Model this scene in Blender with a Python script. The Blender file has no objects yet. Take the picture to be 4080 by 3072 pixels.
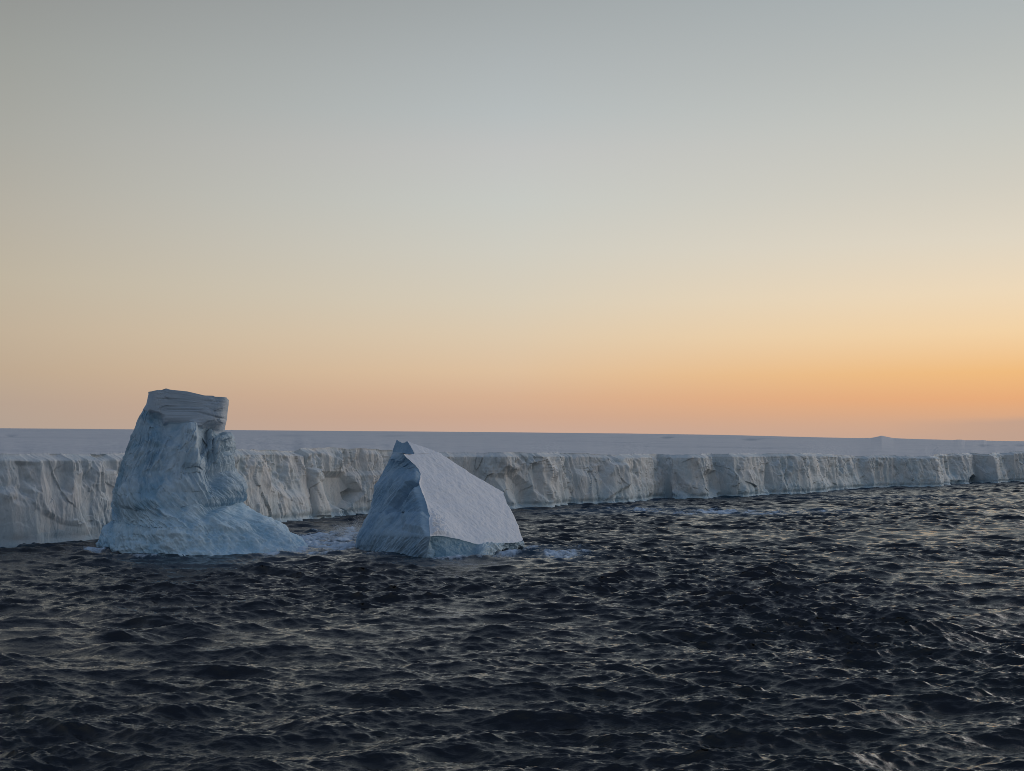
import bpy, math
import numpy as np

# ------------------------------------------------------------------ camera geometry
W, Hh = 4080.0, 3072.0
F = 5300.0                       # focal length in photo pixels
K = F / 3395.0                   # distances grow with the focal length
HZ = 1794.0                      # row of the sea horizon
EYE = 24.0                       # deck height above the water, metres
PITCH = math.atan((HZ - Hh / 2) / F)
SP, CP = math.sin(PITCH), math.cos(PITCH)
SUN_AZ = math.radians(35.0)      # from +Y towards +X
rng = np.random.default_rng(11)


def ray(px, py):
    u = (np.asarray(px, float) - W / 2) / F
    v = (Hh / 2 - np.asarray(py, float)) / F
    return u, CP - SP * v, SP + CP * v


def on_water(px, py):
    dx, dy, dz = ray(px, py)
    t = -EYE / np.minimum(dz, -1e-4)
    return np.stack([dx * t, dy * t, 0 * t], -1)


def at_depth(px, py, Y):
    dx, dy, dz = ray(px, py)
    t = np.asarray(Y, float) / dy
    return np.stack([dx * t, dy * t, EYE + dz * t], -1)


def project(P):
    x, y, z = P[..., 0], P[..., 1], P[..., 2] - EYE
    f = np.maximum(y * CP + z * SP, 1.0)
    v = -y * SP + z * CP
    return W / 2 + F * x / f, Hh / 2 - F * v / f


# ------------------------------------------------------------------ numpy noise
_perm = rng.permutation(4096).astype(np.int64)
_grad = rng.normal(size=(4096, 3))
_grad /= np.linalg.norm(_grad, axis=1)[:, None]
_grad = _grad.astype(np.float32)
_rand = rng.random((4096, 4)).astype(np.float32)


def _hash(i, j, k):
    return _perm[(_perm[(_perm[i & 4095] + j) & 4095] + k) & 4095]


def perlin(x, y, z):
    x, y, z = np.broadcast_arrays(np.asarray(x, float), np.asarray(y, float), np.asarray(z, float))
    i, j, k = np.floor(x).astype(np.int64), np.floor(y).astype(np.int64), np.floor(z).astype(np.int64)
    fx, fy, fz = x - i, y - j, z - k
    s = lambda t: t * t * t * (t * (t * 6 - 15) + 10)
    ux, uy, uz = s(fx), s(fy), s(fz)
    r = 0
    for a in (0, 1):
        for b in (0, 1):
            for c in (0, 1):
                g = _grad[_hash(i + a, j + b, k + c)]
                d = g[..., 0] * (fx - a) + g[..., 1] * (fy - b) + g[..., 2] * (fz - c)
                r = r + d * (ux if a else 1 - ux) * (uy if b else 1 - uy) * (uz if c else 1 - uz)
    return r * 1.5


def fbm(x, y, z, o=4, gain=0.5):
    r, a, f = 0, 1.0, 1.0
    for n in range(o):
        r = r + a * perlin(x * f + 17.3 * n, y * f - 9.1 * n, z * f + 4.7 * n)
        a *= gain
        f *= 2.03
    return r


def ridged(x, y, z, o=3, gain=0.5):
    r, a, f = 0, 1.0, 1.0
    for n in range(o):
        r = r + a * (1 - 2 * np.abs(perlin(x * f + 7.3 * n, y * f + 3.9 * n, z * f - 14.7 * n)))
        a *= gain
        f *= 2.1
    return r


def plates(x, y, seed=0, tilt=1.0):
    """Planar facets: every Voronoi cell is a tilted plane, so the surface breaks along straight edges."""
    i, j = np.floor(x).astype(np.int64), np.floor(y).astype(np.int64)
    best = np.full(np.shape(x), 1e9)
    out = np.zeros(np.shape(x))
    for a in (-1, 0, 1):
        for b in (-1, 0, 1):
            r = _rand[_hash(i + a, j + b, np.full_like(i, seed))]
            cx, cy = i + a + r[..., 0], j + b + r[..., 1]
            d = (x - cx) ** 2 + (y - cy) ** 2
            val = (r[..., 2] - 0.5) + tilt * ((r[..., 3] - 0.5) * 2 * (x - cx) + (r[..., 0] - 0.5) * (y - cy))
            m = d < best
            out = np.where(m, val, out)
            best = np.where(m, d, best)
    return out


def sstep(a, b, x):
    t = np.clip((x - a) / (b - a), 0, 1)
    return t * t * (3 - 2 * t)


def in_poly(x, y, poly, soft=0.0):
    inside = np.zeros(np.shape(x), bool)
    dmin = np.full(np.shape(x), 1e9)
    n = len(poly)
    for a in range(n):
        x0, y0 = poly[a]
        x1, y1 = poly[(a + 1) % n]
        c = ((y0 > y) != (y1 > y)) & (x < (x1 - x0) * (y - y0) / (y1 - y0 + 1e-12) + x0)
        inside ^= c
        t = np.clip(((x - x0) * (x1 - x0) + (y - y0) * (y1 - y0)) / ((x1 - x0) ** 2 + (y1 - y0) ** 2 + 1e-9), 0, 1)
        dmin = np.minimum(dmin, np.hypot(x - x0 - t * (x1 - x0), y - y0 - t * (y1 - y0)))
    if soft <= 0:
        return inside.astype(float)
    return np.where(inside, 0.5 + 0.5 * np.clip(dmin / soft, 0, 1), 0.5 - 0.5 * np.clip(dmin / soft, 0, 1))


# ------------------------------------------------------------------ mesh helpers
COL = bpy.context.scene.collection


def mesh_object(name, verts, quads, mat, parent=None, attrs=None):
    me = bpy.data.meshes.new(name)
    verts = np.ascontiguousarray(verts, np.float32)
    quads = np.ascontiguousarray(quads, np.int32)
    nv, (nf, k) = len(verts), quads.shape
    me.vertices.add(nv)
    me.vertices.foreach_set('co', verts.ravel())
    me.loops.add(nf * k)
    me.loops.foreach_set('vertex_index', quads.ravel())
    me.polygons.add(nf)
    me.polygons.foreach_set('loop_start', np.arange(0, nf * k, k, dtype=np.int32))
    me.update(calc_edges=True)
    me.polygons.foreach_set('use_smooth', np.ones(nf, bool))
    for an, av in (attrs or {}).items():
        at = me.attributes.new(an, 'FLOAT', 'POINT')
        at.data.foreach_set('value', np.ascontiguousarray(av, np.float32))
    me.materials.append(mat)
    me.validate()
    o = bpy.data.objects.new(name, me)
    COL.objects.link(o)
    if parent:
        o.parent = parent
    return o


def grid_quads(nr, nc, wrap=False):
    i = np.arange(nr - 1)[:, None]
    j = np.arange(nc if wrap else nc - 1)[None, :]
    j2 = (j + 1) % nc
    return np.stack([i * nc + j, i * nc + j2, (i + 1) * nc + j2, (i + 1) * nc + j], -1).reshape(-1, 4)


def split(name_mats, verts, quads, fsel, parent, attrs=None):
    """One mesh split along its face groups into the parts of a thing; parts share their border positions."""
    out = []
    k = quads.shape[1]
    fn = np.cross(verts[quads[:, 2]] - verts[quads[:, 0]], verts[quads[:, k - 1]] - verts[quads[:, 1]])
    vn = np.zeros_like(verts)
    for c_ in range(k):
        for a_ in range(3):
            vn[:, a_] += np.bincount(quads[:, c_], weights=fn[:, a_], minlength=len(verts))
    vn /= np.linalg.norm(vn, axis=1, keepdims=True) + 1e-12
    for g, (nm, mat) in enumerate(name_mats):
        q = quads[fsel == g]
        if not len(q):
            continue
        used, inv = np.unique(q, return_inverse=True)
        at = {k: v[used] for k, v in (attrs or {}).items()}
        ob = mesh_object(nm, verts[used], inv.reshape(q.shape), mat, parent, at)
        ob.data.normals_split_custom_set_from_vertices(vn[used].tolist())
        out.append(ob)
    return out


def smooth_normals(P, wrap=False):
    """Normals of a (rows, cols, 3) lattice."""
    if wrap:
        du = np.roll(P, -1, 1) - np.roll(P, 1, 1)
    else:
        du = np.gradient(P, axis=1)
    dv = np.gradient(P, axis=0)
    n = np.cross(dv, du)
    return n / (np.linalg.norm(n, axis=-1, keepdims=True) + 1e-9)


def thing(name, label, cat, loc=(0, 0, 0)):
    o = bpy.data.objects.new(name, None)
    o.location = (0, 0, 0)
    COL.objects.link(o)
    o['label'] = label
    o['category'] = cat
    return o


# ------------------------------------------------------------------ materials
def new_mat(name):
    m = bpy.data.materials.new(name)
    m.use_nodes = True
    nt = m.node_tree
    b = nt.nodes['Principled BSDF']
    return m, nt, b


def N(nt, t, **kw):
    n = nt.nodes.new(t)
    for k, v in kw.items():
        if k in n.bl_rna.properties:
            setattr(n, k, v)
        else:
            n.inputs[k].default_value = v
    return n


def noise_node(nt, vec, scale, detail=4, rough=0.55):
    n = N(nt, 'ShaderNodeTexNoise', Scale=scale, Detail=detail, Roughness=rough)
    nt.links.new(vec, n.inputs['Vector'])
    return n.outputs['Fac']


def scaled(nt, s):
    tc = N(nt, 'ShaderNodeTexCoord')
    mp = N(nt, 'ShaderNodeMapping')
    mp.inputs['Scale'].default_value = s
    nt.links.new(tc.outputs['Object'], mp.inputs['Vector'])
    return mp.outputs['Vector']


def ramp(nt, fac, stops, mode='LINEAR'):
    r = N(nt, 'ShaderNodeValToRGB')
    r.color_ramp.interpolation = mode
    e = r.color_ramp.elements
    while len(e) < len(stops):
        e.new(0.5)
    for k, (p, c) in enumerate(stops):
        e[k].position = p
        e[k].color = (*c, 1) if len(c) == 3 else c
    nt.links.new(fac, r.inputs['Fac'])
    return r.outputs['Color']


def mix(nt, f, a, b):
    m = N(nt, 'ShaderNodeMix', data_type='RGBA')
    for s, v in ((m.inputs[0], f), (m.inputs[6], a), (m.inputs[7], b)):
        if isinstance(v, (int, float)):
            s.default_value = v
        elif isinstance(v, tuple):
            s.default_value = (*v, 1)
        else:
            nt.links.new(v, s)
    return m.outputs[2]


def math_n(nt, op, a, b=None, clamp=False):
    m = N(nt, 'ShaderNodeMath', operation=op, use_clamp=clamp)
    for s, v in ((m.inputs[0], a), (m.inputs[1], b)):
        if v is None:
            continue
        if isinstance(v, (int, float)):
            s.default_value = v
        else:
            nt.links.new(v, s)
    return m.outputs[0]


def ice_mat(name, pale, blue, bump=0.25, grain=1.0, stretch=(1, 1, 1), rough=0.6, lo=0.38, hi=0.62, use_attr=True, washed=None, speck=1.0):
    """Glacier ice: paler wind-packed snow and clearer blue ice in patches, blue where the attribute says the ice is clear."""
    m, nt, b = new_mat(name)
    v = scaled(nt, stretch)
    n1 = noise_node(nt, v, 0.16 * grain, 5, 0.6)
    f = ramp(nt, n1, [(lo, (0, 0, 0)), (hi, (1, 1, 1))])
    if use_attr:
        at = N(nt, 'ShaderNodeAttribute', attribute_name='clear')
        f = math_n(nt, 'ADD', math_n(nt, 'MULTIPLY', f, 0.35), at.outputs['Fac'], clamp=True)
    c = mix(nt, f, pale, blue)
    if washed:
        wa = N(nt, 'ShaderNodeAttribute', attribute_name='wash')
        c = mix(nt, wa.outputs['Fac'], c, mix(nt, f, *washed))
    n2 = noise_node(nt, v, 1.3 * grain, 6, 0.65)
    spk = ramp(nt, n2, [(0.3, (1 - 0.14 * speck, 1 - 0.13 * speck, 1 - 0.11 * speck)), (0.7, (1 + 0.06 * speck, 1 + 0.05 * speck, 1 + 0.04 * speck))])
    mm = N(nt, 'ShaderNodeMix', data_type='RGBA', blend_type='MULTIPLY')
    mm.inputs[0].default_value = 1
    nt.links.new(c, mm.inputs[6])
    nt.links.new(spk, mm.inputs[7])
    nt.links.new(mm.outputs[2], b.inputs['Base Color'])
    b.inputs['Roughness'].default_value = rough
    b.inputs['Specular IOR Level'].default_value = 0.25
    bp = N(nt, 'ShaderNodeBump', Strength=bump, Distance=0.6)
    n3 = noise_node(nt, v, 2.2 * grain, 8, 0.7)
    nt.links.new(n3, bp.inputs['Height'])
    nt.links.new(bp.outputs['Normal'], b.inputs['Normal'])
    return m


M_cliff = ice_mat('cliff_ice', (0.64, 0.645, 0.64), (0.34, 0.49, 0.58), bump=0.35, grain=1.2, stretch=(1, 1, 0.45))
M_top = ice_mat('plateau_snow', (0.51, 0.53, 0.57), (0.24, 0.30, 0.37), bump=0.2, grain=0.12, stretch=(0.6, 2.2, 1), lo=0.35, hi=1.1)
M_foot = ice_mat('shelf_foot_ice', (0.62, 0.67, 0.70), (0.36, 0.51, 0.61), bump=0.4, grain=1.5)
M_body = ice_mat('blue_ice', (0.45, 0.56, 0.64), (0.19, 0.33, 0.45), bump=0.2, grain=1.2, stretch=(1, 1, 0.6), washed=((0.55, 0.71, 0.81), (0.30, 0.50, 0.66)))
M_cap = ice_mat('firn_layers', (0.42, 0.49, 0.56), (0.28, 0.38, 0.48), bump=0.2, grain=1.2, stretch=(0.35, 0.35, 2.2))
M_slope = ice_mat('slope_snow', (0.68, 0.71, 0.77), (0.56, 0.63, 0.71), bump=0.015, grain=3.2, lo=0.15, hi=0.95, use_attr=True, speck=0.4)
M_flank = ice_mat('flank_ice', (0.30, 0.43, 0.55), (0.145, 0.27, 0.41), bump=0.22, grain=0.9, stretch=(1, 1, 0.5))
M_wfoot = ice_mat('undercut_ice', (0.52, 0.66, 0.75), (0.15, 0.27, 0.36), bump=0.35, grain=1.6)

# ------------------------------------------------------------------ the long tabular iceberg
base_px = np.array([(-150, 2176), (0, 2171), (60, 2167), (115, 2161), (250, 2152), (383, 2141), (560, 2124), (760, 2106), (942, 2090), (1114, 2073),
    (1169, 2066), (1186, 2066), (1224, 2061), (1251, 2058), (1303, 2054), (1471, 2046), (1567, 2040), (1640, 2036),
    (1720, 2030), (1900, 2026), (2000, 2027), (2044, 2024), (2134, 2021), (2218, 2010), (2320, 2007), (2447, 2002),
    (2500, 1996), (2560, 1990), (2616, 1985), (2700, 1985.5), (2735, 1986), (2785, 1985), (2830, 1980), (2900, 1981), (2954, 1977), (3007, 1971), (3100, 1969), (3188, 1966),
    (3273, 1956), (3407, 1945), (3440, 1944.5), (3551, 1941), (3700, 1939), (3737, 1932), (3775, 1929), (3833, 1927), (3860, 1924), (3943, 1925), (3980, 1921),
    (4017, 1921), (4080, 1920), (4160, 1917)], float)
top_px = np.array([(-150, 1810), (0, 1811), (120, 1808), (300, 1810), (404, 1809), (640, 1800), (860, 1792), (942, 1788), (1050, 1793), (1169, 1799), (1188, 1786),
    (1327, 1785), (1450, 1789), (1567, 1795), (1640, 1800), (1780, 1803), (1900, 1804), (1985, 1803), (2223, 1803), (2330, 1807), (2448, 1814), (2462, 1811),
    (2502, 1809), (2600, 1809), (2785, 1811), (2810, 1807), (2954, 1808), (3060, 1806), (3188, 1806), (3215, 1805), (3320, 1811), (3425, 1818), (3455, 1813),
    (3600, 1815), (3711, 1818), (3737, 1808), (3780, 1810), (3788, 1806), (3860, 1804), (3943, 1810), (3956, 1804), (4017, 1805),
    (4024, 1798), (4080, 1799), (4160, 1797)], float)

cols = np.linspace(-150, 4160, 2500)
bw = on_water(cols, np.interp(cols, base_px[:, 0], base_px[:, 1]))
ty = np.interp(cols, top_px[:, 0], top_px[:, 1])
topP = at_depth(cols, ty, bw[:, 1])
htop = topP[:, 2]
# carry the cliff on past both sides of the view
def extend(P, h, n, step, d):
    k = np.arange(1, n + 1)[:, None] * step
    return P[None, :] + d[None, :] * k, np.full(n, h)
dL = bw[0] - bw[400]; dL /= np.linalg.norm(dL)
dR = bw[-1] - bw[-500]; dR /= np.linalg.norm(dR)
eL, hL = extend(bw[0], htop[0], 260, 0.9, dL)
eR, hR = extend(bw[-1], htop[-1], 260, 1.6, dR)
path = np.concatenate([eL[::-1], bw, eR])
ht = np.concatenate([hL, htop, hR])
seg = np.linalg.norm(np.diff(path, axis=0), axis=1)
s = np.concatenate([[0], np.cumsum(seg)])
# outward normal of the path smoothed over some metres
def smooth_along(a, win):
    k = np.hanning(win); k /= k.sum()
    p = np.pad(a, (win // 2, win // 2), 'edge')
    return np.convolve(p, k, 'same')[win // 2: win // 2 + len(a)]
sx, sy = smooth_along(path[:, 0], 121), smooth_along(path[:, 1], 121)
tx, tyv = np.gradient(sx), np.gradient(sy)
ln = np.hypot(tx, tyv)
nrm = np.stack([tyv / ln, -tx / ln, 0 * ln], -1)

NV = 150
vv = np.linspace(0, 1, NV)
S, V = np.meshgrid(s, vv, indexing='ij')
HT = ht[:, None]
Z = -4 + (HT + 4) * V
zc = np.clip(Z, 0, None)
zn = zc / HT
P0 = np.repeat(path[:, None, :], NV, 1)
P0[..., 2] = Z
PX, PY = project(P0)
# facets, buttresses, flutes, strata, spalls
warp = 3.0 * fbm(S / 14, Z / 14, 1.3, 3)
off = 1.5 * ridged((S + warp) / 21, Z / 70, 5.1, 2) * (0.35 + 0.65 * (1 - zn))
off += 2.4 * ridged((S + 0.8 * warp - 0.25 * zc) / 44, zc / 120, 77.3, 1)
but = ridged((S + 0.5 * warp) / 31, zc / 90, 31.0, 2, 0.45) + 0.25 * fbm(S / 3.0, Z / 5.0, 41.0, 3)
thr = 0.75 - 1.15 * (1 - zn) ** 1.2
bt = sstep(thr - 0.16, thr + 0.16, but)
off += bt * (1.7 + 0.8 * np.clip(but - thr, 0, 1))
but2 = ridged((S + 0.3 * warp) / 7.0, zc / 50, 61.0, 1) + 0.3 * fbm(S / 1.6, Z / 3.0, 47.0, 3)
off += 0.4 * sstep(-0.2, 0.2, but2 - 0.7 + 1.0 * (1 - zn))
off += 0.55 * plates((S + 0.5 * warp) / 9 + 0.25 * zc / 9, zc / 26, 3, 1.6)
off += 0.40 * plates((S - 0.35 * zc) / 4.5, zc / 9 + 3.3, 9, 1.4)
mask = sstep(-0.15, 0.35, fbm(S / 18, Z / 12, 9.9, 2))
off += mask * (0.40 * plates((S + 0.6 * warp) / 2.6, zc / 6.0, 21, 1.4) + 0.16 * fbm(S / 0.9, Z / 2.4, 3.3, 3))
off += 0.65 * ridged((S + 0.4 * warp) / 3.4, Z / 16, 2.2, 3) * mask
off += 0.12 * fbm(S / 1.5, Z / 3.2, 12.0, 4) + 0.45 * ridged((S + 0.3 * warp) / 7.5, Z / 50, 51.0, 2)
strat = (0.20 * perlin(S / 22, (Z + 0.4 * warp) / 1.1, 6.0) + 0.14 * perlin(S / 9, Z / 0.5, 2.0)) * sstep(-0.2, 0.5, fbm(S / 20, Z / 9, 33.0, 2))
off += strat * sstep(0.45, 0.75, zn)
off += 2.2 * (1 - zn) ** 2.2 * (0.5 + 0.9 * fbm(S / 26, 0.2, 4.0, 2))
# wave-cut notch at the waterline
off -= 1.5 * np.exp(-((zc - 1.2) / 1.1) ** 2) * (0.6 + 0.6 * fbm(S / 7, 0.0, 1.0, 2))
off *= 1 - 0.75 * sstep(0.93, 1.0, V)
# features one can point at: (outline in photo pixels, depth in metres, soft edge px)
feats = [
    ([(-150, 1985), (0, 1993), (62, 2022), (110, 2050), (180, 2078), (250, 2087), (320, 2090), (330, 2180), (-150, 2210)], -0.15, 12),
    ([(1980, 1905), (2005, 1868), (2062, 1928), (2100, 2010), (2075, 2025), (2030, 2015), (2010, 1965)], -3.0, 14),
    ([(2105, 1852), (2118, 1855), (2128, 1930), (2140, 1990), (2100, 1950)], -1.8, 9),
    ([(2230, 1806), (2448, 1816), (2400, 1846), (2360, 1900), (2240, 1870)], -1.6, 12),
    ([(2400, 1847), (2452, 1848), (2455, 1925), (2360, 1990), (2375, 1900)], 1.4, 6),
    ([(2770, 1892), (2790, 1877), (2815, 1885), (2822, 1950), (2790, 1975), (2768, 1930)], -2.6, 10),
    ([(2690, 1890), (2730, 1960), (2735, 1985), (2680, 1950)], -2.2, 10),
    ([(3815, 1930), (3818, 1905), (3838, 1893), (3862, 1903), (3872, 1930)], -5.5, 4),
    ([(3772, 1927), (3776, 1915), (3790, 1917), (3792, 1927)], -3.0, 3),
    ([(1000, 1800), (1168, 1803), (1160, 1860), (1135, 1960), (1075, 1968), (1020, 1920)], -2.0, 16),
    ([(1186, 1868), (1232, 1868), (1232, 2055), (1186, 2055)], 1.8, 5),
    ([(1225, 1912), (1233, 1908), (1240, 1940), (1228, 1975), (1221, 1960)], -2.6, 4),
    ([(1251, 2060), (1255, 2015), (1290, 2003), (1300, 2060)], 1.8, 5),
    ([(1302, 2058), (1318, 2036), (1334, 2028), (1350, 2048), (1330, 2058)], -5.0, 5),
    ([(1350, 1965), (1380, 1950), (1396, 1960), (1360, 1995)], -3.0, 5),
    ([(1240, 1795), (1560, 1800), (1530, 1880), (1360, 1888), (1350, 1830)], -1.2, 8),
    ([(1240, 1890), (1350, 1890), (1400, 1960), (1330, 2030), (1245, 2010)], 0.3, 10),
    ([(3215, 1808), (3425, 1820), (3408, 1880), (3350, 1930), (3230, 1915)], -0.8, 12),
    ([(3720, 1812), (3780, 1812), (3775, 1890), (3740, 1905), (3725, 1860)], -1.7, 7),
    ([(3870, 1808), (3943, 1812), (3935, 1862), (3905, 1877), (3875, 1850)], -3.0, 8),
    ([(3005, 1900), (3020, 1850), (3025, 1960), (2990, 1950)], -2.2, 8),
    ([(190, 1810), (218, 1812), (225, 1895), (215, 1960), (190, 1950), (170, 1880)], -1.6, 8),
    ([(355, 1812), (405, 1812), (410, 1872), (375, 1870)], -1.4, 4),
    ([(335, 1885), (350, 1890), (352, 1960), (338, 1955)], -1.2, 5),
    ([(40, 1845), (85, 1850), (80, 1950), (50, 1930)], -1.2, 10),
]
w = in_poly(PX, PY, feats[0][0], 10)
bm = off[(w > 0.3) & (zc > 0)].mean() + 2.0 * ((1 - zn) - 0.75)
off = off * (1 - 0.75 * w) + 0.75 * w * bm
w = in_poly(PX, PY, feats[16][0], 12)
off *= 1 - 0.75 * w
for poly, d, soft in feats:
    w = in_poly(PX, PY, poly, soft)
    w = np.where(zc > -1, w, 0)
    off = off + d * w
P = P0 + nrm[:, None, :] * off[..., None]
# ragged lip and snow cornice
lip = 0.35 * fbm(s / 6, 0.3, 7.7, 4) + 0.25 * plates(s / 5, 0 * s, 4, 0)
P[..., 2] += (lip[:, None]) * sstep(0.85, 1.0, V)

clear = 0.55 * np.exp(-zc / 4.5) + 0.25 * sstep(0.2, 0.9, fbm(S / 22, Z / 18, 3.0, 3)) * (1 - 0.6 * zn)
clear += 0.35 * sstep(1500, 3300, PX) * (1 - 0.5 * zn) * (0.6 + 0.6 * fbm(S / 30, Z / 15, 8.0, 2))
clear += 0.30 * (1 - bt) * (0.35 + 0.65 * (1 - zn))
clear = np.clip(clear, 0, 1)
shelf = thing('tabular_iceberg', 'long flat-topped tabular iceberg with grey ice cliffs behind the two smaller icebergs', 'iceberg')
ns = len(s)
idx = np.arange(ns * NV).reshape(ns, NV)
q = grid_quads(ns, NV)[:, ::-1]
zf = P.reshape(-1, 3)[q][:, :, 2].mean(1)
sf = S.reshape(-1)[q][:, 0]
footline = 2.4 + 2.6 * fbm(sf / 13, 0.1, 2.0, 4)
fsel = (zf < footline).astype(int)
split([('cliff_face', M_cliff), ('ice_foot', M_foot)], P.reshape(-1, 3), q, fsel, shelf, {'clear': clear.ravel()})

# snow plateau: from the lip of the cliff up to a far skyline, then down behind
sky_px = np.array([(-2500, 1690), (-600, 1700), (0, 1706), (500, 1710), (1100, 1715), (1900, 1721), (2500, 1727), (2900, 1733), (3250, 1742), (3400, 1745), (3470, 1744.5), (3495, 1740), (3513, 1735.5), (3532, 1739.5),
    (3560, 1745.2), (3620, 1748), (3800, 1753), (3815, 1751.3), (3832, 1751.5), (3845, 1754), (3900, 1754), (3922, 1753.5), (3932, 1755.5), (4000, 1757), (4080, 1758), (4300, 1760), (6500, 1775)], float)
lipP = P[:, -1, :]
lx, ly = smooth_along(lipP[:, 0], 81), smooth_along(lipP[:, 1], 81)
NB = 150
tt = np.linspace(0, 1, NB)
Rsky = 2400.0
az = np.arctan2(lx, ly)
r0 = np.hypot(lx, ly)
pxs = W / 2 + np.tan(np.clip(az, -1.1, 1.1)) * F / CP
skyrow = np.interp(pxs, sky_px[:, 0], sky_px[:, 1])
zsky = EYE + (HZ - skyrow) / F * Rsky * np.cos(az) * CP
T, _ = np.meshgrid(tt, s, indexing='xy')
ra = 0.82
Rr = np.where(T < ra, r0[:, None] + (Rsky - r0[:, None]) * (T / ra) ** 2.2, Rsky + (T - ra) / (1 - ra) * 1600)
zl = smooth_along(lipP[:, 2], 41)[:, None]
g = np.clip((Rr - r0[:, None]) / (Rsky - r0[:, None]), 0, 1)
Zt = zl + (zsky[:, None] - zl) * (0.72 * g + 0.28 * g ** 2)
Zt -= np.clip(Rr - Rsky, 0, None) ** 1.0 * 0.06
X = np.sin(az)[:, None] * Rr
Y = np.cos(az)[:, None] * Rr
fade = sstep(0.0, 0.03, g)
fade2 = fade * (1 - 0.85 * sstep(0.8, 1.0, g))
Zt += fade2 * (1.0 * fbm(X / 160, Y / 90, 2.0, 3) + 0.45 * fbm(X / 34, Y / 9, 5.0, 3))
PT = np.stack([X, Y, Zt], -1)
wl = np.exp(-(g / 0.012) ** 2)[..., None]
PT = PT + (lipP - PT[:, 0])[:, None, :] * wl
Zt = PT[..., 2]
tpx, tpy = project(PT)
scour_and_shade = 0.30 * sstep(0.15, 0.9, fbm(X / 260, Y / 60, 15.0, 4)) * fade
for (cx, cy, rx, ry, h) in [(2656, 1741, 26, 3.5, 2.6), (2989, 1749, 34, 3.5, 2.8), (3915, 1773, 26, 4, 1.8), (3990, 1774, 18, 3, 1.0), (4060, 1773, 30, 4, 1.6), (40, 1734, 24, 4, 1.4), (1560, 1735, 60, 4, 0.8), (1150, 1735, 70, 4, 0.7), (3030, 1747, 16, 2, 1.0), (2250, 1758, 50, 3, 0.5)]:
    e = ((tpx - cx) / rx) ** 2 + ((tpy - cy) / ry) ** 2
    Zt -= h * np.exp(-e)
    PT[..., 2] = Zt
    scour_and_shade = np.maximum(scour_and_shade, min(1.0, 0.42 * h) * np.exp(-e ** 1.5))  # shade of the dents, put into the snow colour as darker blue
qt = grid_quads(ns, NB)[:, ::-1]
mesh_object('snow_plateau', PT.reshape(-1, 3), qt, M_top, shelf, {'clear': scour_and_shade.ravel()})  # here 'clear' also carries the painted dent shade

# ------------------------------------------------------------------ the tall iceberg
def z1(u, v):
    return 320 + 0.4802 * u, 1480 + 0.4802 * v
silL = [(563, 150), (565, 180), (545, 275), (490, 370), (440, 480), (400, 600), (350, 720), (318, 830), (300, 900), (265, 1030), (255, 1120), (258, 1240), (245, 1265), (180, 1310), (140, 1390), (133, 1480), (125, 1560), (110, 1700)]
silR = [(1237, 150), (1236, 222), (1215, 400), (1202, 505), (1212, 518), (1262, 526), (1286, 550), (1289, 620), (1278, 690), (1290, 760), (1294, 830), (1335, 880), (1378, 920), (1402, 965), (1390, 1030), (1360, 1075), (1325, 1105), (1350, 1118), (1400, 1135), (1500, 1190), (1650, 1240), (1750, 1320), (1838, 1390), (1880, 1430), (1960, 1520), (2050, 1700)]
silL, silR = np.array([z1(*p) for p in silL]), np.array([z1(*p) for p in silR])
nr, nt_ = 420, 900
yy = np.linspace(1556, 2262, nr)
xl = np.interp(yy, silL[:, 1], silL[:, 0])
xr = np.interp(yy, silR[:, 1], silR[:, 0])
tb = sstep(1900, 2210, yy)                      # 0 on the body, 1 on the apron
YL = (212 - 5 * tb) * K
YR = (214 + 15 * tb) * K
PL = at_depth(xl, yy, YL)
PR = at_depth(xr, yy, YR)
zrow = at_depth(0.5 * (xl + xr), yy, 213 * K)[:, 2]
PL[:, 2] = zrow
PR[:, 2] = zrow
C = 0.5 * (PL + PR)
HW = 0.5 * (PR - PL)
dirf = np.stack([HW[:, 1], -HW[:, 0], 0 * yy], -1)
dirf /= np.linalg.norm(dirf, axis=1)[:, None]
Tf = np.interp(yy, [1556, 1640, 1700, 1750, 1900, 1960, 2012, 2054, 2100, 2219, 2262], [8.0, 9.0, 10.5, 12.5, 18, 21.8, 26.0, 29.6, 33, 42, 46])
Tb = np.interp(yy, [1556, 1700, 1950, 2180, 2240], [12, 15, 20, 26, 28])
th = np.linspace(0, 2 * np.pi, nt_, endpoint=False)
# twice as many columns on the side one sees
th = np.where(th < np.pi, th, th)
c, sn = np.cos(th), np.sin(th)
ex = np.interp(yy, [1556, 1660, 1760, 2000, 2200], [0.16, 0.2, 0.62, 0.85, 0.9])[:, None]
cc = np.sign(c)[None] * np.abs(c)[None] ** ex
ss = np.sign(sn)[None] * np.abs(sn)[None] ** ex
P1 = C[:, None, :] - HW[:, None, :] * cc[..., None] + dirf[:, None, :] * (ss * np.where(ss > 0, Tf[:, None], Tb[:, None]))[..., None]
# uneven top edge
topline = np.array([z1(*p) for p in [(540, 182), (565, 180), (610, 170), (650, 168), (690, 155), (730, 168), (780, 181), (840, 167), (880, 180), (960, 205), (1040, 212), (1110, 212), (1125, 222), (1236, 224), (1260, 224)]])
u0, v0 = project(P1)
shift = (np.interp(u0, topline[:, 0], topline[:, 1]) - 1556) * np.clip((1640 - yy) / (1640 - 1556), 0, 1)[:, None]
P1[..., 2] -= shift * 213 * K / F
nor = smooth_normals(P1, True)
ctr = C[:, None, :]
flip = np.sign(((P1 - ctr) * nor).sum(-1).mean())
nor = nor * flip
u0, v0 = project(P1)
U, Vv = (u0 - 320) / 0.4802, (v0 - 1480) / 0.4802
front = (ss > -0.05).astype(float)
X, Y, Zz = P1[..., 0], P1[..., 1], P1[..., 2]
d = np.zeros_like(U)
ledge = np.interp(U, [500, 560, 640, 660, 800, 930, 960, 1020, 1130, 1160, 1200, 1260], [330, 335, 352, 425, 412, 425, 458, 455, 470, 500, 510, 512])
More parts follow.
